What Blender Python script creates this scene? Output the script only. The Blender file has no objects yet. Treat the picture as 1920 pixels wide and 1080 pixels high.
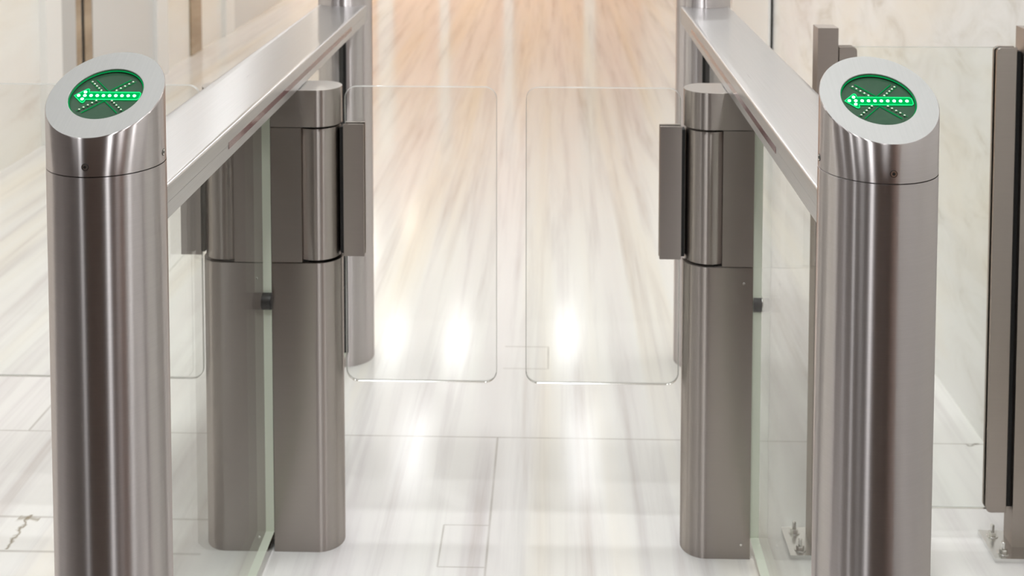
import bpy, bmesh, math, random
from mathutils import Vector, Matrix
random.seed(3)
S = bpy.context.scene
COL = S.collection
PI = math.pi

# ------------------------------------------------------------------ measures (metres; the floor is z = 0)
EYE = 1.534                       # height of the camera
BX_L, BX_R, BY = -0.604, 0.4325, 1.600   # near bollards
FY = 3.474                        # far bollards, same x
RB = 0.0775                       # bollard radius
Z_SEAM, Z_CUT, SLOPE = 1.0925, 1.186, 0.553
GY = 2.494                        # front plane of the gate cabinets
CR, CW = 0.052, 0.1425            # cabinet: half depth (= end rounding) and width
BEAM_T, BEAM_B, BEAM_W = 1.0485, 1.0015, 0.069
WALL_L, WALL_R = -2.526, 1.093
CEIL = 3.2

# ------------------------------------------------------------------ materials
def new_mat(name):
    m = bpy.data.materials.new(name); m.use_nodes = True
    nt = m.node_tree; nt.nodes.clear()
    out = nt.nodes.new('ShaderNodeOutputMaterial')
    return m, nt, out

def N(nt, kind, **kw):
    n = nt.nodes.new(kind)
    for k, v in kw.items():
        if k.startswith('i_'):
            n.inputs[k[2:].replace('_', ' ')].default_value = v
        else:
            setattr(n, k, v)
    return n

def bsdf(nt, out, color=(0.8, 0.8, 0.8), rough=0.5, metal=0.0, **kw):
    b = nt.nodes.new('ShaderNodeBsdfPrincipled')
    b.inputs['Base Color'].default_value = (*color, 1)
    b.inputs['Roughness'].default_value = rough
    b.inputs['Metallic'].default_value = metal
    for k, v in kw.items():
        b.inputs[k.replace('_', ' ')].default_value = v
    nt.links.new(b.outputs[0], out.inputs[0])
    return b

def plain(name, color, rough=0.5, metal=0.0, **kw):
    m, nt, out = new_mat(name)
    bsdf(nt, out, color, rough, metal, **kw)
    return m

def math_node(nt, op, a, b=None, c=None):
    n = nt.nodes.new('ShaderNodeMath'); n.operation = op
    for i, v in enumerate((a, b, c)):
        if v is None: continue
        if isinstance(v, (int, float)): n.inputs[i].default_value = v
        else: nt.links.new(v, n.inputs[i])
    return n.outputs[0]

def ramp(nt, fac, stops):
    r = nt.nodes.new('ShaderNodeValToRGB')
    e = r.color_ramp.elements
    while len(e) < len(stops): e.new(0.5)
    for el, (p, c) in zip(e, stops):
        el.position = p; el.color = (*c, 1)
    nt.links.new(fac, r.inputs[0])
    return r.outputs[0]

def steel(name, color, rough, tangent, aniso=0.85, scale=(8, 8, 1800)):
    """brushed stainless steel; tangent = the direction across the brushing, along which a highlight is drawn out"""
    m, nt, out = new_mat(name)
    b = N(nt, 'ShaderNodeBsdfAnisotropic'); b.distribution = 'GGX'
    b.inputs['Anisotropy'].default_value = -aniso; b.inputs['Roughness'].default_value = rough
    nt.links.new(b.outputs[0], out.inputs[0])
    v = N(nt, 'ShaderNodeCombineXYZ')
    for i in range(3): v.inputs[i].default_value = tangent[i]
    nt.links.new(v.outputs[0], b.inputs['Tangent'])
    g = N(nt, 'ShaderNodeNewGeometry')
    mp = N(nt, 'ShaderNodeVectorMath', operation='MULTIPLY'); mp.inputs[1].default_value = scale
    nt.links.new(g.outputs['Position'], mp.inputs[0])
    nz = N(nt, 'ShaderNodeTexNoise', i_Scale=1.0, i_Detail=2.0)
    nt.links.new(mp.outputs[0], nz.inputs['Vector'])
    lo = tuple(c * 0.975 for c in color); hi = tuple(min(1, c * 1.025) for c in color)
    nt.links.new(ramp(nt, nz.outputs[0], [(0.3, lo), (0.7, hi)]), b.inputs['Color'])
    rr = N(nt, 'ShaderNodeMapRange'); rr.inputs['To Min'].default_value = rough * 0.96; rr.inputs['To Max'].default_value = rough * 1.04
    nt.links.new(nz.outputs[0], rr.inputs['Value']); nt.links.new(rr.outputs[0], b.inputs['Roughness'])
    return m

M = {}
M['tube'] = steel('brushed_steel_tube', (0.61, 0.57, 0.57), 0.31, (0.02, 0.03, 1), aniso=0.79)
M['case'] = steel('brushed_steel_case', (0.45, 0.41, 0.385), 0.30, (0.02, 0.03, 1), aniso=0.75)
M['rail'] = steel('brushed_steel_rail', (0.74, 0.735, 0.745), 0.28, (0.0, 1, 0.02), aniso=0.5, scale=(700, 4, 700))
M['face'] = steel('satin_steel_face', (0.42, 0.42, 0.415), 0.66, (1, 0.02, 0.02), aniso=0.1, scale=(500, 8, 8))
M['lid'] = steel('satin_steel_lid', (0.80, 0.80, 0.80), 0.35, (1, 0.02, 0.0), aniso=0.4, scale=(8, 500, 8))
M['bronze'] = steel('brushed_steel_fence', (0.44, 0.395, 0.365), 0.36, (0.02, 0.03, 1), aniso=0.6)
M['plate'] = plain('bright_steel_plate', (0.78, 0.78, 0.77), 0.22, 1.0)
M['screw'] = plain('polished_screw_steel', (0.75, 0.74, 0.72), 0.2, 1.0)
M['dark'] = plain('dark_gap_shade', (0.012, 0.012, 0.012), 0.6)  # near-black that puts the shade of gaps and holes into the colour
M['rubber'] = plain('black_rubber', (0.015, 0.015, 0.016), 0.45)
M['window'] = plain('dark_red_sensor_plastic', (0.16, 0.075, 0.075), 0.12, **{'Specular_IOR_Level': 0.6})
M['screen'] = plain('dark_green_display', (0.03, 0.075, 0.045), 0.16, **{'Specular_IOR_Level': 0.5})
M['led_off'] = plain('unlit_led', (0.75, 0.85, 0.70), 0.3)

def emit(name, color, strength):
    m, nt, out = new_mat(name)
    e = N(nt, 'ShaderNodeEmission'); e.inputs[0].default_value = (*color, 1); e.inputs[1].default_value = strength
    nt.links.new(e.outputs[0], out.inputs[0])
    return m
M['led'] = emit('lit_green_led', (0.30, 1.0, 0.55), 9.0)
M['glow'] = emit('glowing_arrow_edge', (0.02, 1.0, 0.28), 1.1)
M['glow_soft'] = emit('glowing_arrow_body', (0.0, 0.62, 0.12), 0.8)
M['glow_dim'] = emit('dim_cross_edge', (0.0, 0.42, 0.10), 0.75)
M['lamp'] = emit('ceiling_lamp_light', (1.0, 0.95, 0.90), 3.0)

def glass(name, tint, refl=0.06):
    """flat clear glass: lets light pass with a slight tint and mirrors by Fresnel"""
    m, nt, out = new_mat(name)
    t = N(nt, 'ShaderNodeBsdfTransparent'); t.inputs[0].default_value = (*tint, 1)
    g = N(nt, 'ShaderNodeBsdfGlossy'); g.inputs['Roughness'].default_value = 0.02
    fr = N(nt, 'ShaderNodeFresnel'); fr.inputs[0].default_value = 1.45
    f = math_node(nt, 'MULTIPLY', fr.outputs[0], refl)
    mx = N(nt, 'ShaderNodeMixShader')
    nt.links.new(f, mx.inputs[0]); nt.links.new(t.outputs[0], mx.inputs[1]); nt.links.new(g.outputs[0], mx.inputs[2])
    nt.links.new(mx.outputs[0], out.inputs[0])
    return m
M['glass'] = glass('clear_glass', (0.985, 0.99, 0.985), 0.6)
M['glass_green'] = glass('greenish_glass', (0.982, 0.992, 0.980), 0.3)

def edge_mat(name, col, clear):
    m, nt, out = new_mat(name)
    d = N(nt, 'ShaderNodeBsdfDiffuse'); d.inputs[0].default_value = (*col, 1)
    tl = N(nt, 'ShaderNodeBsdfTranslucent'); tl.inputs[0].default_value = (*col, 1)
    a = N(nt, 'ShaderNodeMixShader'); a.inputs[0].default_value = 0.5 if clear else 0.12
    nt.links.new(d.outputs[0], a.inputs[1]); nt.links.new(tl.outputs[0], a.inputs[2])
    t = N(nt, 'ShaderNodeBsdfTransparent'); t.inputs[0].default_value = (0.9, 0.92, 0.9, 1)
    b = N(nt, 'ShaderNodeMixShader'); b.inputs[0].default_value = clear
    nt.links.new(a.outputs[0], b.inputs[1]); nt.links.new(t.outputs[0], b.inputs[2])
    g = N(nt, 'ShaderNodeBsdfGlossy'); g.inputs['Roughness'].default_value = 0.12
    fr = N(nt, 'ShaderNodeFresnel'); fr.inputs[0].default_value = 1.5
    c = N(nt, 'ShaderNodeMixShader')
    nt.links.new(math_node(nt, 'MULTIPLY', fr.outputs[0], 1.0 if clear else 0.2), c.inputs[0]); nt.links.new(b.outputs[0], c.inputs[1]); nt.links.new(g.outputs[0], c.inputs[2])
    nt.links.new(c.outputs[0], out.inputs[0])
    return m
M['edge'] = edge_mat('polished_glass_edge', (0.94, 0.94, 0.92), 0.25)
M['edge_green'] = edge_mat('green_glass_edge', (0.94, 1.0, 0.87), 0.0)

M['edge_clear'] = edge_mat('clear_glass_edge', (0.75, 0.80, 0.77), 0.8)

def marble(name, stops, stretch, rot, rough, scale=1.0, distort=0.6, spec=0.5, joints=None, detail=6.0, marks=None):
    m, nt, out = new_mat(name)
    b = bsdf(nt, out, rough=rough); b.inputs['Specular IOR Level'].default_value = spec
    g = N(nt, 'ShaderNodeNewGeometry')
    mp = N(nt, 'ShaderNodeMapping'); mp.inputs['Rotation'].default_value = rot; mp.inputs['Scale'].default_value = stretch
    nt.links.new(g.outputs['Position'], mp.inputs[0])
    nz = N(nt, 'ShaderNodeTexNoise', i_Scale=scale, i_Detail=detail, i_Roughness=0.6, i_Distortion=distort)
    nt.links.new(mp.outputs[0], nz.inputs['Vector'])
    col = ramp(nt, nz.outputs[0], stops)
    # cloudy warm and grey patches
    n2 = N(nt, 'ShaderNodeTexNoise', i_Scale=0.35 * scale, i_Detail=3.0)
    nt.links.new(mp.outputs[0], n2.inputs['Vector'])
    mx = N(nt, 'ShaderNodeMix', data_type='RGBA', blend_type='MULTIPLY'); mx.inputs[0].default_value = 1.0
    nt.links.new(col, mx.inputs[6])
    nt.links.new(ramp(nt, n2.outputs[0], [(0.32, (1.0, 0.95, 0.87)), (0.5, (1, 1, 1)), (0.68, (0.97, 0.95, 0.97))]), mx.inputs[7])
    col = mx.outputs[2]
    sep = N(nt, 'ShaderNodeSeparateXYZ'); nt.links.new(g.outputs['Position'], sep.inputs[0])
    ax = {'x': sep.outputs[0], 'y': sep.outputs[1], 'z': sep.outputs[2]}
    if joints:
        mask = None
        for (axis, at, w, other, lo, hi) in joints:
            d = math_node(nt, 'ABSOLUTE', math_node(nt, 'SUBTRACT', ax[axis], at))
            k = math_node(nt, 'SUBTRACT', 1.0, math_node(nt, 'MINIMUM', math_node(nt, 'DIVIDE', d, w), 1.0))
            k = math_node(nt, 'MULTIPLY', k, math_node(nt, 'GREATER_THAN', ax[other], lo))
            k = math_node(nt, 'MULTIPLY', k, math_node(nt, 'LESS_THAN', ax[other], hi))
            mask = k if mask is None else math_node(nt, 'MAXIMUM', mask, k)
        # the grout is thinner and paler in places
        n3 = N(nt, 'ShaderNodeTexNoise', i_Scale=9.0, i_Detail=3.0); nt.links.new(g.outputs['Position'], n3.inputs['Vector'])
        mask = math_node(nt, 'MULTIPLY', mask, math_node(nt, 'MULTIPLY_ADD', n3.outputs[0], 0.9, 0.05))
        mj = N(nt, 'ShaderNodeMix', data_type='RGBA'); mj.inputs[7].default_value = (0.30, 0.26, 0.22, 1)
        nt.links.new(mask, mj.inputs[0]); nt.links.new(col, mj.inputs[6]); col = mj.outputs[2]
    if marks:
        # worn, stained cracks: wobbling line from (x0, y0) to (x1, y1)
        n4 = N(nt, 'ShaderNodeTexNoise', i_Scale=28.0, i_Detail=4.0); nt.links.new(g.outputs['Position'], n4.inputs['Vector'])
        for (x0, y0, x1, y1, w, strength, c) in marks:
            L = math.hypot(x1 - x0, y1 - y0); ux, uy = (x1 - x0) / L, (y1 - y0) / L
            dx = math_node(nt, 'SUBTRACT', ax['x'], x0); dy = math_node(nt, 'SUBTRACT', ax['y'], y0)
            t = math_node(nt, 'ADD', math_node(nt, 'MULTIPLY', dx, ux), math_node(nt, 'MULTIPLY', dy, uy))
            s = math_node(nt, 'SUBTRACT', math_node(nt, 'MULTIPLY', dx, uy), math_node(nt, 'MULTIPLY', dy, ux))
            s = math_node(nt, 'ADD', s, math_node(nt, 'MULTIPLY', math_node(nt, 'SUBTRACT', n4.outputs[0], 0.5), 0.05))
            k = math_node(nt, 'SUBTRACT', 1.0, math_node(nt, 'MINIMUM', math_node(nt, 'DIVIDE', math_node(nt, 'ABSOLUTE', s), w), 1.0))
            k = math_node(nt, 'MULTIPLY', k, math_node(nt, 'GREATER_THAN', t, 0.0))
            k = math_node(nt, 'MULTIPLY', k, math_node(nt, 'LESS_THAN', t, L))
            k = math_node(nt, 'MULTIPLY', k, strength)
            mj = N(nt, 'ShaderNodeMix', data_type='RGBA'); mj.inputs[7].default_value = (*c, 1)
            nt.links.new(k, mj.inputs[0]); nt.links.new(col, mj.inputs[6]); col = mj.outputs[2]
    nt.links.new(col, b.inputs['Base Color'])
    return m

J = []
def jy(y, lo, hi, w=0.004): J.append(('y', y, w, 'x', lo, hi))
def jx(x, lo, hi, w=0.004): J.append(('x', x, w, 'y', lo, hi))
jy(3.0, -2.6, 1.1); jy(3.55, -0.142, -0.01); jy(3.40, -0.142, -0.01); jx(-0.012, 3.40, 3.55)
jx(-0.139, 2.0, 3.0); jy(2.605, -0.241, -0.139, 0.003); jy(2.45, -0.241, -0.139, 0.003); jx(-0.2405, 2.45, 2.605, 0.003)
jy(2.61, -2.6, -0.75, 0.006); jy(2.48, -2.6, -0.75, 0.006); jx(-1.35, 3.0, 6.0, 0.005)

M['floor'] = marble('polished_striped_marble',
    [(0.26, (0.62, 0.57, 0.55)), (0.40, (0.775, 0.755, 0.75)), (0.52, (0.86, 0.85, 0.835)), (0.72, (0.89, 0.88, 0.86))],
    (15, 0.5, 1), (0, 0, 0.05), 0.13, 1.0, 0.3, 0.5, J,
    marks=[(-1.17, 2.486, -1.179, 2.619, 0.007, 0.9, (0.25, 0.20, 0.13)), (-1.20, 2.607, -1.15, 2.602, 0.012, 0.7, (0.28, 0.23, 0.15)),
           (1.045, 2.998, 1.08, 3.002, 0.006, 0.8, (0.20, 0.17, 0.14))])
M['wall_marble'] = marble('cream_wall_marble',
    [(0.28, (0.75, 0.69, 0.63)), (0.42, (0.875, 0.855, 0.81)), (0.60, (0.905, 0.895, 0.86)), (0.75, (0.91, 0.90, 0.87))],
    (1, 0.9, 4.2), (0.45, 0, 0), 0.22, 1.0, 0.5, 0.5)
M['wall_marble_right'] = marble('pale_wall_marble',
    [(0.28, (0.70, 0.67, 0.62)), (0.43, (0.85, 0.84, 0.815)), (0.55, (0.90, 0.895, 0.88)), (0.75, (0.91, 0.905, 0.895))],
    (1, 1.6, 3.8), (-0.75, 0, 0), 0.25, 2.0, 0.8, 0.5)
M['white'] = plain('white_lacquer', (0.88, 0.875, 0.86), 0.35)
M['grey_panel'] = plain('pale_grey_panel', (0.72, 0.72, 0.715), 0.35)
M['mid_grey'] = plain('grey_panel', (0.56, 0.56, 0.555), 0.35)
M['brown_stone'] = marble('brown_stone', [(0.3, (0.30, 0.22, 0.14)), (0.7, (0.48, 0.39, 0.29))], (1, 1, 5), (0.2, 0, 0), 0.25, 1.2)
M['wood'] = marble('dark_wood_panelling', [(0.3, (0.32, 0.16, 0.10)), (0.7, (0.45, 0.25, 0.165))], (9, 9, 0.5), (0, 0, 0), 0.4, 1.0)
M['dark_stone'] = plain('dark_grey_stone', (0.20, 0.18, 0.17), 0.4)
M['warm_wood'] = marble('warm_wood_panelling', [(0.3, (0.82, 0.42, 0.17)), (0.7, (0.90, 0.55, 0.27))], (5, 5, 0.4), (0, 0, 0), 0.35, 1.0)
M['mat'] = plain('added_mat_brown', (0.09, 0.072, 0.06), 0.95)
M['ceiling'] = plain('white_ceiling_paint', (0.88, 0.87, 0.85), 0.8)

# ------------------------------------------------------------------ mesh helpers
def link(name, bm, mats, parent=None, loc=(0, 0, 0), smooth=35):
    me = bpy.data.meshes.new(name)
    bmesh.ops.recalc_face_normals(bm, faces=bm.faces[:])
    bm.to_mesh(me); bm.free()
    for m in (mats if isinstance(mats, (list, tuple)) else [mats]): me.materials.append(M[m])
    if smooth:
        me.polygons.foreach_set('use_smooth', [True] * len(me.polygons))
        me.set_sharp_from_angle(angle=math.radians(smooth))
    o = bpy.data.objects.new(name, me); COL.objects.link(o)
    o.location = loc
    if parent: o.parent = parent
    return o

def bevel(bm, w, seg=2, edges=None):
    if edges is None:
        edges = [e for e in bm.edges if len(e.link_faces) == 2 and e.calc_face_angle(0) > 0.6]
    bmesh.ops.bevel(bm, geom=edges, offset=w, segments=seg, affect='EDGES', profile=0.5)

def box(x0, x1, y0, y1, z0, z1, bev=0.0, seg=2, bm=None):
    own = bm is None
    if own: bm = bmesh.new()
    v = [bm.verts.new((x, y, z)) for z in (z0, z1) for x, y in ((x0, y0), (x1, y0), (x1, y1), (x0, y1))]
    for f in ((3, 2, 1, 0), (4, 5, 6, 7), (0, 1, 5, 4), (1, 2, 6, 5), (2, 3, 7, 6), (3, 0, 4, 7)):
        bm.faces.new([v[i] for i in f])
    if bev and own: bevel(bm, bev, seg)
    return bm

def prism(pts, z0, z1, bev=0.0, seg=2, bm=None):
    own = bm is None
    if own: bm = bmesh.new()
    lo = [bm.verts.new((x, y, z0)) for x, y in pts]; hi = [bm.verts.new((x, y, z1)) for x, y in pts]
    n = len(pts)
    fl = bm.faces.new(list(reversed(lo))); fh = bm.faces.new(hi)
    for i in range(n):
        bm.faces.new((lo[i], lo[(i + 1) % n], hi[(i + 1) % n], hi[i]))
    if bev and own:
        bevel(bm, bev, seg, list(fl.edges) + list(fh.edges))
    return bm

def cyl(r, z0, z1, n=64, bev=0.0, c=(0, 0), seg=2):
    return prism([(c[0] + r * math.cos(2 * PI * i / n), c[1] + r * math.sin(2 * PI * i / n)) for i in range(n)], z0, z1, bev, seg)

def sweep(pts, r, n=8, closed=False, bm=None):
    """round tube along 3-D points"""
    if bm is None: bm = bmesh.new()
    P = [Vector(p) for p in pts]; m = len(P); rings = []
    for i in range(m):
        a = P[(i - 1) % m] if (closed or i) else P[i]
        b = P[(i + 1) % m] if (closed or i < m - 1) else P[i]
        t = (b - a).normalized()
        up = Vector((0, -0.484, 0.875))
        s = t.cross(up).normalized(); u = s.cross(t)
        rings.append([bm.verts.new(P[i] + r * (math.cos(2 * PI * k / n) * s + math.sin(2 * PI * k / n) * u)) for k in range(n)])
    for i in range(m if closed else m - 1):
        A, B = rings[i], rings[(i + 1) % m]
        for k in range(n):
            bm.faces.new((A[k], A[(k + 1) % n], B[(k + 1) % n], B[k]))
    if not closed:
        bm.faces.new(list(reversed(rings[0]))); bm.faces.new(rings[-1])
    return bm

def thing(name, label, cat, loc=(0, 0, 0), group=None, rz=0.0):
    o = bpy.data.objects.new(name, None); COL.objects.link(o)
    o.empty_display_size = 0.05
    o.location = loc; o.rotation_euler = (0, 0, rz)
    o['label'] = label; o['category'] = cat
    if group: o['group'] = group
    return o

def tag(o, label, cat, group=None):
    o['label'] = label; o['category'] = cat
    if group: o['group'] = group
    return o

def struct(name, bm, m, label, cat, smooth=35):
    o = link(name, bm, m, smooth=smooth); o['kind'] = 'structure'
    return tag(o, label, cat)

def copy_thing(root, loc, rz, label):
    r = root.copy(); COL.objects.link(r); r.location = loc; r.rotation_euler = (0, 0, rz); r['label'] = label
    for ch in list(root.children):
        c = ch.copy(); COL.objects.link(c); c.parent = r
        for g in list(ch.children):
            d = g.copy(); COL.objects.link(d); d.parent = c
    return r

# ------------------------------------------------------------------ the room
struct('floor', box(-2.7, 1.25, -4.2, 15.2, -0.1, 0.0), 'floor', 'polished pale marble floor with brownish streaks running away down the passage', 'floor', 0)
struct('ceiling', box(-2.7, 1.25, -4.2, 15.2, CEIL, CEIL + 0.1), 'ceiling', 'white lobby ceiling above the gates, out of the frame', 'ceiling', 0)
struct('wall_left', box(WALL_L - 0.12, WALL_L, 1.9, 15.2, 0, CEIL), 'wall_marble', 'cream marble wall behind the left lane', 'wall', 0)
struct('wall_right', box(WALL_R, WALL_R + 0.12, 0.25, 15.2, 0, CEIL), 'wall_marble_right', 'pale veined marble wall behind the fence on the right', 'wall', 0)
struct('wall_entrance_left', box(WALL_L - 0.12, WALL_L, -4.2, 1.9, 0, CEIL), 'dark_stone', 'dark grey stone wall of the entrance, left of the camera', 'wall', 0)
struct('wall_entrance_right', box(WALL_R, WALL_R + 0.12, -4.2, 0.25, 0, CEIL), 'wood', 'dark wood panelled wall of the entrance, right of the camera', 'wall', 0)
struct('wall_back', box(WALL_L, WALL_R, -4.2, -4.08, 0, CEIL), 'wood', 'dark wood panelled entrance wall behind the camera', 'wall', 0)
struct('wall_end', box(WALL_L, WALL_R, 15.0, 15.12, 0, CEIL), 'warm_wood', 'warm wood panelled wall at the far end of the passage', 'wall', 0)

def wall_strip(i, y0, y1, m, label, d=0.02, side=-1, cat='trim', z1=CEIL):
    if side < 0: bm = box(WALL_L, WALL_L + d, y0, y1, 0, z1, min(0.004, d * 0.3))
    else: bm = box(WALL_R - d, WALL_R, y0, y1, 0, z1, min(0.004, d * 0.3))
    return struct('trim_%d' % i, bm, m, label, cat)
wall_strip(1, 5.83, 6.02, 'white', 'white upright frame strip on the left wall, nearest the left edge', 0.035)
wall_strip(2, 6.02, 6.255, 'mid_grey', 'grey panel beside the white frame strip on the left wall', 0.012)
wall_strip(3, 6.255, 6.34, 'brown_stone', 'brown stone strip in front of the dark slit on the left wall', 0.008)
wall_strip(4, 6.34, 6.385, 'dark', 'narrow slit between two brown stone strips on the left wall, its shade a black strip', 0.003)  # shade inside the slit, laid on as a black strip
wall_strip(5, 6.385, 6.49, 'brown_stone', 'brown stone strip behind the dark slit on the left wall', 0.008)
wall_strip(6, 6.49, 7.49, 'grey_panel', 'wide pale grey panel on the left wall behind the left bollard', 0.012)
wall_strip(7, 7.49, 7.70, 'white', 'white upright frame strip beyond the wide pale grey panel', 0.035)
wall_strip(8, 8.27, 8.52, 'brown_stone', 'lone brown upright stone strip on the left cream wall', 0.012)
wall_strip(9, 9.10, 9.34, 'white', 'thin white upright strip at the far end of the left cream wall', 0.03)
wall_strip(10, 9.40, 11.4, 'grey_panel', 'pale grey panel at the far end of the left wall', 0.012)
wall_strip(11, 6.0, 7.3, 'white', 'white upright frame strip on the right wall beyond the right rail', 0.012, 1)
wall_strip(12, 6.0, 6.16, 'white', 'raised white edge of the frame strip on the right wall', 0.025, 1)
for i, (x0, x1) in enumerate(((-1.42, -1.30), (-0.62, -0.50), (0.38, 0.52), (-2.2, -2.0))):
    struct('trim_%d' % (13 + i), box(x0, x1, 14.96, 15.0, 0, 2.6, 0.005), 'white',
           ['first', 'second', 'third', 'outermost'][i] + ' white upright strip on the far wood wall, seen only mirrored in the floor', 'trim')

tag(link('added_dark_mat', box(-2.3, 0.9, -3.9, 1.35, 0.0, 0.012, 0.004), 'mat'), 'added dark brown mat on the floor, unseen, darkening the reflections in the steel', 'mat')  # unseen mat, added so the steel mirrors something dark

# ------------------------------------------------------------------ ceiling lamps (out of the frame, some added to brighten wall and floor)
LAMP = 0.355
def ceiling_lamp(x, y, sx, sy, power, color=(0.965, 0.985, 0.985), name='ceiling_light'):
    r = thing(name, 'recessed ceiling light over the lobby, some of these added for brightness, out of the frame', 'light', (x, y, CEIL), 'recessed ceiling lights')
    bm = bmesh.new()
    t, h = 0.02, 0.015
    box(-sx/2 - t, sx/2 + t, -sy/2 - t, -sy/2, -h, -0.001, bm=bm); box(-sx/2 - t, sx/2 + t, sy/2, sy/2 + t, -h, -0.001, bm=bm)
    box(-sx/2 - t, -sx/2, -sy/2, sy/2, -h, -0.001, bm=bm); box(sx/2, sx/2 + t, -sy/2, sy/2, -h, -0.001, bm=bm)
    link('lamp_frame', bm, 'white', r, smooth=0)
    L = bpy.data.lights.new('lamp_light', 'AREA'); L.shape = 'RECTANGLE'; L.size = sx; L.size_y = sy
    L.energy = power * LAMP; L.color = color
    o = bpy.data.objects.new('lamp_light', L); COL.objects.link(o); o.location = (0, 0, -0.006); o.parent = r
    return r
for x, y in ((-1.07, 9.0), (0.235, 8.95), (-1.50, 11.0), (-0.88, 10.95), (0.14, 11.2)):
    ceiling_lamp(x, y, 0.20, 1.1, 14)
for k, (pl, pc) in enumerate(((34, 64), (14, 48), (10, 40), (10, 32), (13, 22), (17, 18))):
    ceiling_lamp(-1.75, 0.5 + 1.1 * k, 0.16, 0.16, pl)
    ceiling_lamp(-0.115, 0.5 + 1.1 * k, 0.16, 0.16, pc)
for y in (1.5, 3.7, 5.9):  # added column of lights, brightens the right wall and streaks the bollards
    ceiling_lamp(0.75, y, 0.16, 0.16, 36 if y < 2 else 9)
for y, p in ((11.6, 42), (12.6, 46), (13.5, 50)):  # added lights, mirror images hidden by the far column, brighten the far floor
    ceiling_lamp(-2.2, y, 0.16, 0.16, p, (1, 0.93, 0.83))
ceiling_lamp(-1.75, 14.5, 0.2, 0.2, 6, (1, 0.80, 0.6))

# ------------------------------------------------------------------ bollards with slanted display heads
BETA = math.atan(SLOPE); CB, SB = math.cos(BETA), math.sin(BETA)
def onface(u, v, n=0.0):
    """point on the slanted face: u across, v up the slope, n out of the face"""
    return Vector((u, v * CB - n * SB, Z_CUT + v * SB + n * CB))
R_SCR = 0.0492
def make_bollard(label):
    r = thing('display_bollard', label, 'bollard', (0, 0, 0), 'display bollards at the ends of the rails')
    link('post', cyl(RB, 0.0, Z_SEAM - 0.0006, 128, 0.0006, seg=1), 'tube', r)
    n = 128
    # head: tube wall cut at a slant, chamfered rim
    bm = bmesh.new()
    def ringz(rad, zf): return [bm.verts.new((rad * math.cos(2*PI*i/n), rad * math.sin(2*PI*i/n), zf(rad * math.sin(2*PI*i/n)))) for i in range(n)]
    r0 = ringz(RB - 0.006, lambda y: Z_SEAM + 0.0006); r1 = ringz(RB - 0.0003, lambda y: Z_SEAM + 0.0006)
    r2 = ringz(RB - 0.0003, lambda y: Z_CUT + SLOPE * y - 0.0012); r3 = ringz(RB - 0.0012, lambda y: Z_CUT + SLOPE * y)
    for A, B in ((r0, r1), (r1, r2), (r2, r3)):
        for i in range(n): bm.faces.new((A[i], A[(i+1) % n], B[(i+1) % n], B[i]))
    link('head', bm, 'tube', r)
    # face plate: slanted annulus around the display, with the wall of the recess
    bm = bmesh.new()
    def ellipse(rad):
        return [bm.verts.new((rad * math.cos(2*PI*i/n), rad * math.sin(2*PI*i/n), Z_CUT + SLOPE * rad * math.sin(2*PI*i/n))) for i in range(n)]
    def circ(rad, nn): return [bm.verts.new(onface(rad * math.cos(2*PI*i/n), rad * 1.03 * math.sin(2*PI*i/n), nn)) for i in range(n)]
    a, b, c, d = ellipse(RB - 0.0012), circ(R_SCR + 0.0006, 0.0), circ(R_SCR, -0.0005), circ(R_SCR, -0.0075)
    for A, B in ((a, b), (b, c), (c, d)):
        for i in range(n): bm.faces.new((A[i], A[(i+1) % n], B[(i+1) % n], B[i]))
    link('face_plate', bm, 'face', r)
    # glowing acrylic ring at the foot of the recess
    ring = [onface((R_SCR - 0.0008) * math.cos(2*PI*i/96), (R_SCR - 0.0008) * 1.03 * math.sin(2*PI*i/96), -0.0035) for i in range(96)]
    o = link('display_rim', sweep(ring, 0.0007, 6, True), 'glow_dim', r); o['label'] = 'thin green glowing rim'
    # display disc
    bm = bmesh.new()
    c, e = circ(R_SCR - 0.0002, -0.0060), circ(R_SCR - 0.0002, -0.0075)
    bm.faces.new(c); bm.faces.new(list(reversed(e)))
    for i in range(n): bm.faces.new((c[i], c[(i+1) % n], e[(i+1) % n], e[i]))
    disp = link('display', bm, 'screen', r); disp['label'] = 'round dark green display with a lit arrow'
    z = -0.0055
    # the arrow: body, glowing outline, ten lamps in its shaft and four in its head
    out2d = [(-44, 0), (-30.5, 13.2), (-28.5, 13.8), (-27, 12.6), (-26.4, 7.4), (43, 7.4), (45.3, 5.2), (45.6, 0), (45.3, -5.2), (43, -7.4), (-26.4, -7.4), (-27, -12.6), (-28.5, -13.8), (-30.5, -13.2)]
    bm = bmesh.new()
    f = bm.faces.new([bm.verts.new(onface(u / 1000, v / 1000, z)) for u, v in out2d])
    ex = bmesh.ops.extrude_face_region(bm, geom=[f])
    for v in ex['geom']:
        if isinstance(v, bmesh.types.BMVert): v.co += Vector((0, -SB, CB)) * 0.0006
    arrow = link('arrow_plate', bm, 'glow_soft', disp, smooth=0)
    dense = []
    for k in range(len(out2d)):
        (u0, v0), (u1, v1) = out2d[k], out2d[(k+1) % len(out2d)]
        m = max(1, int(math.hypot(u1-u0, v1-v0) / 3))
        for q in range(m): dense.append(onface((u0 + (u1-u0)*q/m) / 1000, (v0 + (v1-v0)*q/m) / 1000, z + 0.0009))
    link('arrow_outline', sweep(dense, 0.0007, 6, True), 'glow', disp)
    # the cross: two chevron edges, unlit lamps
    bm = bmesh.new()
    for s in (1, -1):
        for t in (1, -1):
            sweep([onface(0, s * 0.0095, z + 0.0004), onface(t * 0.013, s * 0.0225, z + 0.0004), onface(t * 0.024, s * 0.0335, z + 0.0004)], 0.0006, 6, bm=bm)
            sweep([onface(t * 0.0115, s * 0.0095, z + 0.0004), onface(t * 0.0225, s * 0.0205, z + 0.0004), onface(t * 0.032, s * 0.030, z + 0.0004)], 0.0003, 6, bm=bm)
    link('cross_outline', bm, 'glow_dim', disp)
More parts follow.
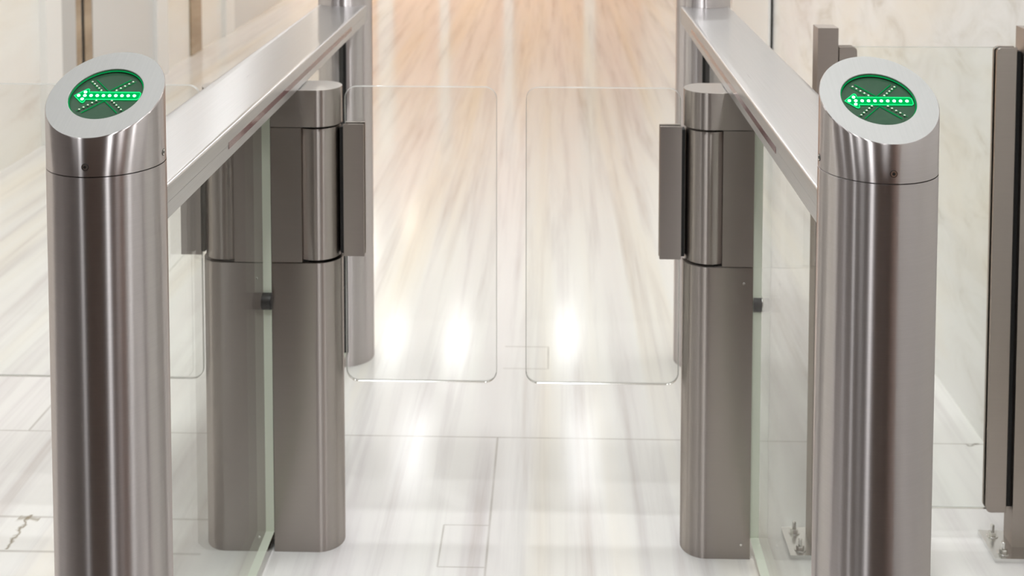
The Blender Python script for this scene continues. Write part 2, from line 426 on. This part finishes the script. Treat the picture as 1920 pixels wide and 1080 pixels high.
    def lamp(u, v, m, name, rad):
        bm = bmesh.new()
        bmesh.ops.create_uvsphere(bm, u_segments=12, v_segments=8, radius=rad)
        c = onface(u / 1000, v / 1000, z + 0.0012)
        for q in bm.verts: q.co = Vector((q.co.x, q.co.y, q.co.z * 0.8)) + c
        return link(name, bm, m, disp, smooth=60)
    for k in range(10): lamp(-38 + 8.45 * k, 0, 'led', 'arrow_lamp', 0.0022)
    for u, v in ((-31, 7), (-31, -7)): lamp(u, v, 'led', 'arrow_lamp', 0.0022)
    for s in (1, -1):
        for t in (1, -1):
            for k in range(5):
                w = 10.5 + 4.4 * k
                lamp(s * w, t * w, 'led_off', 'cross_lamp', 0.0015)
    # four countersunk screws around the head
    for k in range(4):
        bm = cyl(0.0044, -0.0004, 0.0006, 24, 0.0003, seg=1)
        o = link('screw', bm, 'screw', r); a = k * PI / 2
        mat = Matrix.Rotation(a, 4, 'Z') @ Matrix.Translation((RB - 0.0004, 0, 1.106)) @ Matrix.Rotation(PI/2, 4, 'Y')
        o.matrix_local = mat
        h = link('screw_hole_shade', cyl(0.0021, 0.0002, 0.0009, 6), 'dark', o, smooth=0)  # shade of the hex hole, put in as a dark solid
        q = link('screw_rim_shade', sweep([(0.0043 * math.cos(2*PI*i/24), 0.0043 * math.sin(2*PI*i/24), 0.0002) for i in range(24)], 0.0005, 6, True), 'dark', o)  # shade around the screw head, put in as a dark ring
    return r
b1 = make_bollard('round steel bollard at left front, lit green arrow on its slanted head')
b1.location = (BX_L, BY, 0)
b2 = copy_thing(b1, (BX_R, BY, 0), 0, 'round steel bollard at right front, green arrow on its slanted head, near the fence')
b3 = copy_thing(b1, (BX_L, FY, 0), PI, 'steel column at the far end of the left rail, cut off by the frame')
b4 = copy_thing(b1, (BX_R, FY, 0), PI, 'steel column at the far end of the right rail, cut off by the frame')

# ------------------------------------------------------------------ rails between the bollards
def rail_plan(w, rad):
    pts = []
    am = math.asin(min(0.999, w / rad))
    m = 10
    for i in range(m + 1):                       # near end, hollowed to the bollard
        a = -am + 2 * am * i / m
        pts.append((rad * math.sin(a), BY + rad * math.cos(a)))
    for i in range(m + 1):
        a = am - 2 * am * i / m
        pts.append((rad * math.sin(a), FY - rad * math.cos(a)))
    return pts
def make_rail(x, side, label):
    r = thing('guide_rail', label, 'rail', (x, 0, 0), 'flat steel rails over the glass sides')
    plan = rail_plan(BEAM_W, RB + 0.0008)
    bm = prism(plan, 1.0242, BEAM_T)
    top = [e for e in bm.edges if all(abs(v.co.z - BEAM_T) < 1e-6 for v in e.verts) and all(abs(abs(v.co.x) - BEAM_W) < 1e-3 for v in e.verts)]
    bevel(bm, 0.0036, 4, top)
    link('rail_top', bm, 'rail', r)
    y0, y1 = 1.955, 3.17
    # lower strip, with the long sensor window let into its passage side
    s = side * BEAM_W
    plan2 = rail_plan(BEAM_W - 0.0002, RB + 0.0008)
    link('rail_bottom', prism(plan2, BEAM_B, 1.0237), 'rail', r)
    xa, xb = sorted((s - side * 0.004, s + side * 0.0004))
    o = link('sensor_window', box(xa, xb, y0, y1, 1.0165, 1.0275, 0.0002, 1), 'window', r)
    o['label'] = 'dark red sensor window along the passage side'
    return r
make_rail(BX_L, 1, 'flat steel rail running back from the left front bollard above the wide double gate cabinet')
make_rail(BX_R, -1, 'flat steel rail running back from the right front bollard above the single gate cabinet')

# ------------------------------------------------------------------ gate cabinets
def cab_plan(r, w, inset=0.0):
    """plan of a cabinet whose rounded end is at x = 0, flat end at x = w"""
    pts = [(w, 0 + inset), (r, 0 + inset)]
    m = 24
    for i in range(1, m):
        a = -PI/2 - PI * i / m
        pts.append((r + (r - inset) * math.cos(a), r + (r - inset) * math.sin(a)))
    pts += [(r, 2*r - inset), (w, 2*r - inset)]
    return pts
def make_cabinet(label):
    r = thing('gate_cabinet', label, 'gate cabinet', (0, 0, 0), 'gate cabinets holding the glass wings')
    link('lower_body', prism(cab_plan(CR, CW), 0.0, 0.6305, 0.0008, 1), 'case', r)
    top = prism(cab_plan(CR, CW), 0.922, 1.0, 0.0012, 2)
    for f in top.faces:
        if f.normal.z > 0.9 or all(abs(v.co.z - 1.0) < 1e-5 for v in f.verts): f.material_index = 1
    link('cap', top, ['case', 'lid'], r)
    link('hinge_drum', cyl(0.0475, 0.6355, 0.9165, 64, 0.0008, (CR, CR), 1), 'case', r)
    link('front_panel', box(0.0775, CW, 0, 2*CR, 0.6325, 0.9205, 0.0012), 'case', r)
    o = link('gap_shade_core', box(0.062, CW - 0.01, 0.012, 2*CR - 0.012, 0.625, 0.928), 'dark', r, smooth=0)  # black filler that paints the shade in the gap beside the drum
    o['label'] = 'black box giving the gap beside the drum its shade'
    for x, z in ((CW - 0.019, 0.597), (CW - 0.019, 0.032), (CW - 0.019, 0.957)):
        bm = cyl(0.0028, 0, 0.0012, 16, 0.0005, seg=1)
        q = link('screw', bm, 'screw', r)
        q.matrix_local = Matrix.Translation((x, 0.0, z)) @ Matrix.Rotation(PI/2, 4, 'X')
    return r
c1 = make_cabinet('slim steel gate cabinet under the right rail, rounded end facing the passage')
c1.location = (0.2775, GY, 0)
c2 = copy_thing(c1, (-0.4515, GY + 2*CR, 0), PI, 'right half of the double steel gate cabinet, holding the left wing of the middle passage')
c3 = copy_thing(c1, (-0.7505, GY, 0), 0, 'left half of the double steel gate cabinet, seen through the glass side panel')

# ------------------------------------------------------------------ swinging glass wings
def rounded_rect(x0, x1, z0, z1, rad, m=8):
    pts = []
    for cx, cz, a0 in ((x1 - rad, z0 + rad, -PI/2), (x1 - rad, z1 - rad, 0), (x0 + rad, z1 - rad, PI/2), (x0 + rad, z0 + rad, PI)):
        for i in range(m + 1):
            a = a0 + PI/2 * i / m
            pts.append((cx + rad * math.cos(a), cz + rad * math.sin(a)))
    return pts
def slab(pts, y0, y1, b=0.0012):
    """glass slab in the x-z plane; faces take slot 0, the polished edge slot 1"""
    bm = bmesh.new(); n = len(pts)
    cx = sum(p[0] for p in pts) / n; cz = sum(p[1] for p in pts) / n
    def ring(y, k):
        out = []
        for i, (x, z) in enumerate(pts):
            px, pz = pts[i-1]; nx, nz = pts[(i+1) % n]
            tx, tz = nx - px, nz - pz; l = math.hypot(tx, tz) or 1
            out.append(bm.verts.new((x - k * tz / l, y, z + k * tx / l)))
        return out
    rings = [ring(y0, b), ring(y0 + b, 0), ring(y1 - b, 0), ring(y1, b)]
    f = bm.faces.new(rings[0]); f.material_index = 0
    f = bm.faces.new(list(reversed(rings[-1]))); f.material_index = 0
    for A, B in zip(rings, rings[1:]):
        for i in range(n):
            f = bm.faces.new((A[i], A[(i+1) % n], B[(i+1) % n], B[i])); f.material_index = 1
    return bm
WY = GY + CR                       # plane of the wings
def make_wing(hx, sgn, far, cat_label, hinge_in, hinge_out):
    """hx: hinge axis; the pane reaches from near the cabinet to far"""
    r = thing('glass_wing', cat_label, 'gate wing', (hx, WY, 0), 'swinging glass wings of the gates')
    x0, x1 = sorted((hinge_in - hx, far - hx))
    link('pane', slab(rounded_rect(x0, x1, 0.3545, 1.0, 0.026), -0.005, 0.005), ['glass', 'edge'], r, smooth=30)
    a, b = sorted((hinge_in - hx - sgn * 0.0015, hinge_out - hx))
    h = link('hinge_clamp', box(a, b, -0.0145, -0.0056, 0.634, 0.9195, 0.0012), 'case', r)
    h['label'] = 'steel clamp gripping the glass'
    link('hinge_clamp', box(a, b, 0.0056, 0.0145, 0.634, 0.9195, 0.0012), 'case', r)
    # arm between clamp and drum, the shade of the gap put into its colour
    c, d = sorted((hinge_in - hx - sgn * 0.0015, (hinge_in - hx) - sgn * 0.009))
    link('hinge_arm', box(c, d, -0.012, 0.012, 0.64, 0.9135), 'dark', r, smooth=0)
    return r
make_wing(-0.4515 - CR, 1, -0.1195, 'clear glass wing on the left of the middle passage, closed', -0.4455, -0.4035)
make_wing(0.2775 + CR, -1, -0.0575, 'clear glass wing on the right of the middle passage, closed', 0.2715, 0.2275)
make_wing(-0.7505 + CR, -1, -1.30, 'long clear glass wing of the neighbouring lane, behind the left front bollard', -0.7565, -0.7985)

# ------------------------------------------------------------------ fixed glass side panels under the rails
def side_panel(x0, x1, y0, y1, label, end_at=None, channel=None):
    r = thing('side_panel', label, 'glass panel', ((x0 + x1) / 2, (y0 + y1) / 2, 0), 'fixed glass panels under the rails')
    cx, cy = r.location.x, r.location.y
    bm = box(x0 - cx, x1 - cx, y0 - cy, y1 - cy, 0.045, 1.0005)
    bm.faces.ensure_lookup_table()
    for f in bm.faces:
        f.normal_update()
        f.material_index = 0 if abs(f.normal.x) > 0.9 else 1
    link('pane', bm, ['glass_green', 'edge_green'], r, smooth=0)
    return r
pL = side_panel(-0.6125, -0.5945, BY + RB, GY - 0.0015, 'greenish glass panel from the left front bollard to the double cabinet')
pR = side_panel(0.4205, 0.4390, BY + RB, GY + 0.004, 'greenish glass panel from the right front bollard to the single cabinet')
for p, xa, xb, ya, x2 in ((pL, -0.6135, -0.5935, GY - 0.004, None), (pR, 0.4225, 0.4385, GY + 0.012, 0.4415)):
    bm = cyl(0.0175, xa, xb, 32, 0.001)
    o = link('glass_clip', bm, 'rubber', p); o['label'] = 'round black clip on the glass'
    o.matrix_local = Matrix.Translation((-p.location.x, ya - p.location.y, 0.550)) @ Matrix.Rotation(PI/2, 4, 'Y')
    if x2:
        o2 = link('clip_cap', cyl(0.0172, xb, x2, 32, 0.0008), 'screw', o)
for x, lab in ((-0.599, 'glass panel between the double cabinet and the far left column'), (0.4315, 'glass panel between the single cabinet and the far right column')):
    p = side_panel(x - 0.006, x + 0.006, GY + 2*CR + 0.002, FY - RB - 0.004, lab)
    bm = box(-0.010, 0.010, 0, 0.010, 0.045, 1.0)
    o = link('channel', bm, 'rubber', p, smooth=0); o['label'] = 'black channel on the column'
    o.location = (0, FY - RB - 0.0075 - p.location.y, 0)

# ------------------------------------------------------------------ fence on the right
def make_fence_post(label, px, side):
    r = thing('fence_post', label, 'fence post', (px, 2.55, 0), 'square posts of the fence')
    link('post', box(-0.0215, 0.0215, -0.010, 0.038, 0.008, 1.1305, 0.0016), 'bronze', r)
    link('base_plate', box(-0.072, 0.072, -0.053, 0.053, 0.0, 0.009, 0.0012), 'plate', r)
    for sx in (-1, 1):
        for sy in (-1, 1):
            x, y = sx * 0.048, sy * 0.032
            bt = link('bolt', cyl(0.0042, 0.009, 0.034, 16, 0.0012, (x, y), 1), 'screw', r)
            link('nut', cyl(0.0085, 0.0105, 0.0185, 6, 0.0008, (x, y), 1), 'screw', bt)
            link('washer', cyl(0.012, 0.0088, 0.0107, 24, 0.0004, (x, y), 1), 'screw', bt)
    # flat clamp bars holding the glass, their outer corners rounded
    xi, xo = (0.026, 0.064) if side > 0 else (-0.031, -0.073)
    def bar(y0, y1):
        a, b = sorted((xi, xo)); rad = 0.009; z0, z1 = 0.078, 1.0885
        pts = []
        for cx, cz, a0, rounded in ((b, z0, -PI/2, side > 0), (b, z1, 0, side > 0), (a, z1, PI/2, side < 0), (a, z0, PI, side < 0)):
            if not rounded: pts.append((cx, cz)); continue
            ox = cx - rad if cx == b else cx + rad; oz = cz + rad if cz == z0 else cz - rad
            for i in range(7):
                t = a0 + PI/2 * i / 6; pts.append((ox + rad * math.cos(t), oz + rad * math.sin(t)))
        bm = bmesh.new(); n = len(pts)
        A = [bm.verts.new((x, y0, z)) for x, z in pts]; B = [bm.verts.new((x, y1, z)) for x, z in pts]
        fa = bm.faces.new(A); fb = bm.faces.new(list(reversed(B)))
        for i in range(n): bm.faces.new((A[i], A[(i+1) % n], B[(i+1) % n], B[i]))
        bevel(bm, 0.001, 1, list(fa.edges) + list(fb.edges))
        return bm
    link('clamp_bar', bar(0.0015, 0.0095), 'bronze', r); link('clamp_bar', bar(0.0205, 0.0285), 'bronze', r)
    a, b = sorted((side * 0.0215, xi + side * 0.004))
    link('gap_shade_bar', box(a, b, 0.006, 0.026, 0.09, 1.08), 'dark', r, smooth=0)  # full-length dark bar, painting the shade between clamp bar and post
    return r
make_fence_post('square steel fence post partly hidden behind the right front bollard', 0.579, 1)
make_fence_post('square steel fence post at the right edge of the frame, bolted to the floor', 1.0095, -1)
o = link('fence_glass', slab([(x - 0.0, z) for x, z in rounded_rect(0.612, 0.971, 0.080, 1.0875, 0.004, 3)], 2.5605, 2.5695), ['glass_green', 'edge_clear'], smooth=30)
tag(o, 'clear glass pane of the fence between the two square posts', 'glass panel')

# ------------------------------------------------------------------ camera, world, view
cam = bpy.data.cameras.new('camera'); co = bpy.data.objects.new('camera', cam); COL.objects.link(co)
co.location = (0, 0, EYE)
YAW, PITCH, ROLL = 0.02638, 0.05701, 0.00109
co.rotation_euler = (Matrix.Rotation(YAW, 3, 'Z') @ Matrix.Rotation(PI/2 - PITCH, 3, 'X') @ Matrix.Rotation(ROLL, 3, 'Z')).to_euler()
cam.sensor_width = 36; cam.sensor_fit = 'HORIZONTAL'
cam.lens = 2265.16 / 1920 * 36
cam.shift_x = (960 - 978.13) / 1920
cam.shift_y = (-178.76 - 540) / 1920
cam.clip_start = 0.05
cam.dof.use_dof = True; cam.dof.focus_distance = 1.70; cam.dof.aperture_fstop = 8.0
S.camera = co

w = bpy.data.worlds.new('world'); S.world = w; w.use_nodes = True
w.node_tree.nodes['Background'].inputs[0].default_value = (1, 0.97, 0.93, 1)
w.node_tree.nodes['Background'].inputs[1].default_value = 0.2
S.view_settings.view_transform = 'Standard'; S.view_settings.look = 'None'
S.view_settings.gamma = 1; S.view_settings.exposure = 0.0; S.view_settings.use_curve_mapping = False
S.cycles.use_denoising = True
S.cycles.max_bounces = 14; S.cycles.diffuse_bounces = 6; S.cycles.glossy_bounces = 6; S.cycles.transparent_max_bounces = 24
S.cycles.sample_clamp_indirect = 8
S.cycles.caustics_reflective = False; S.cycles.caustics_refractive = False
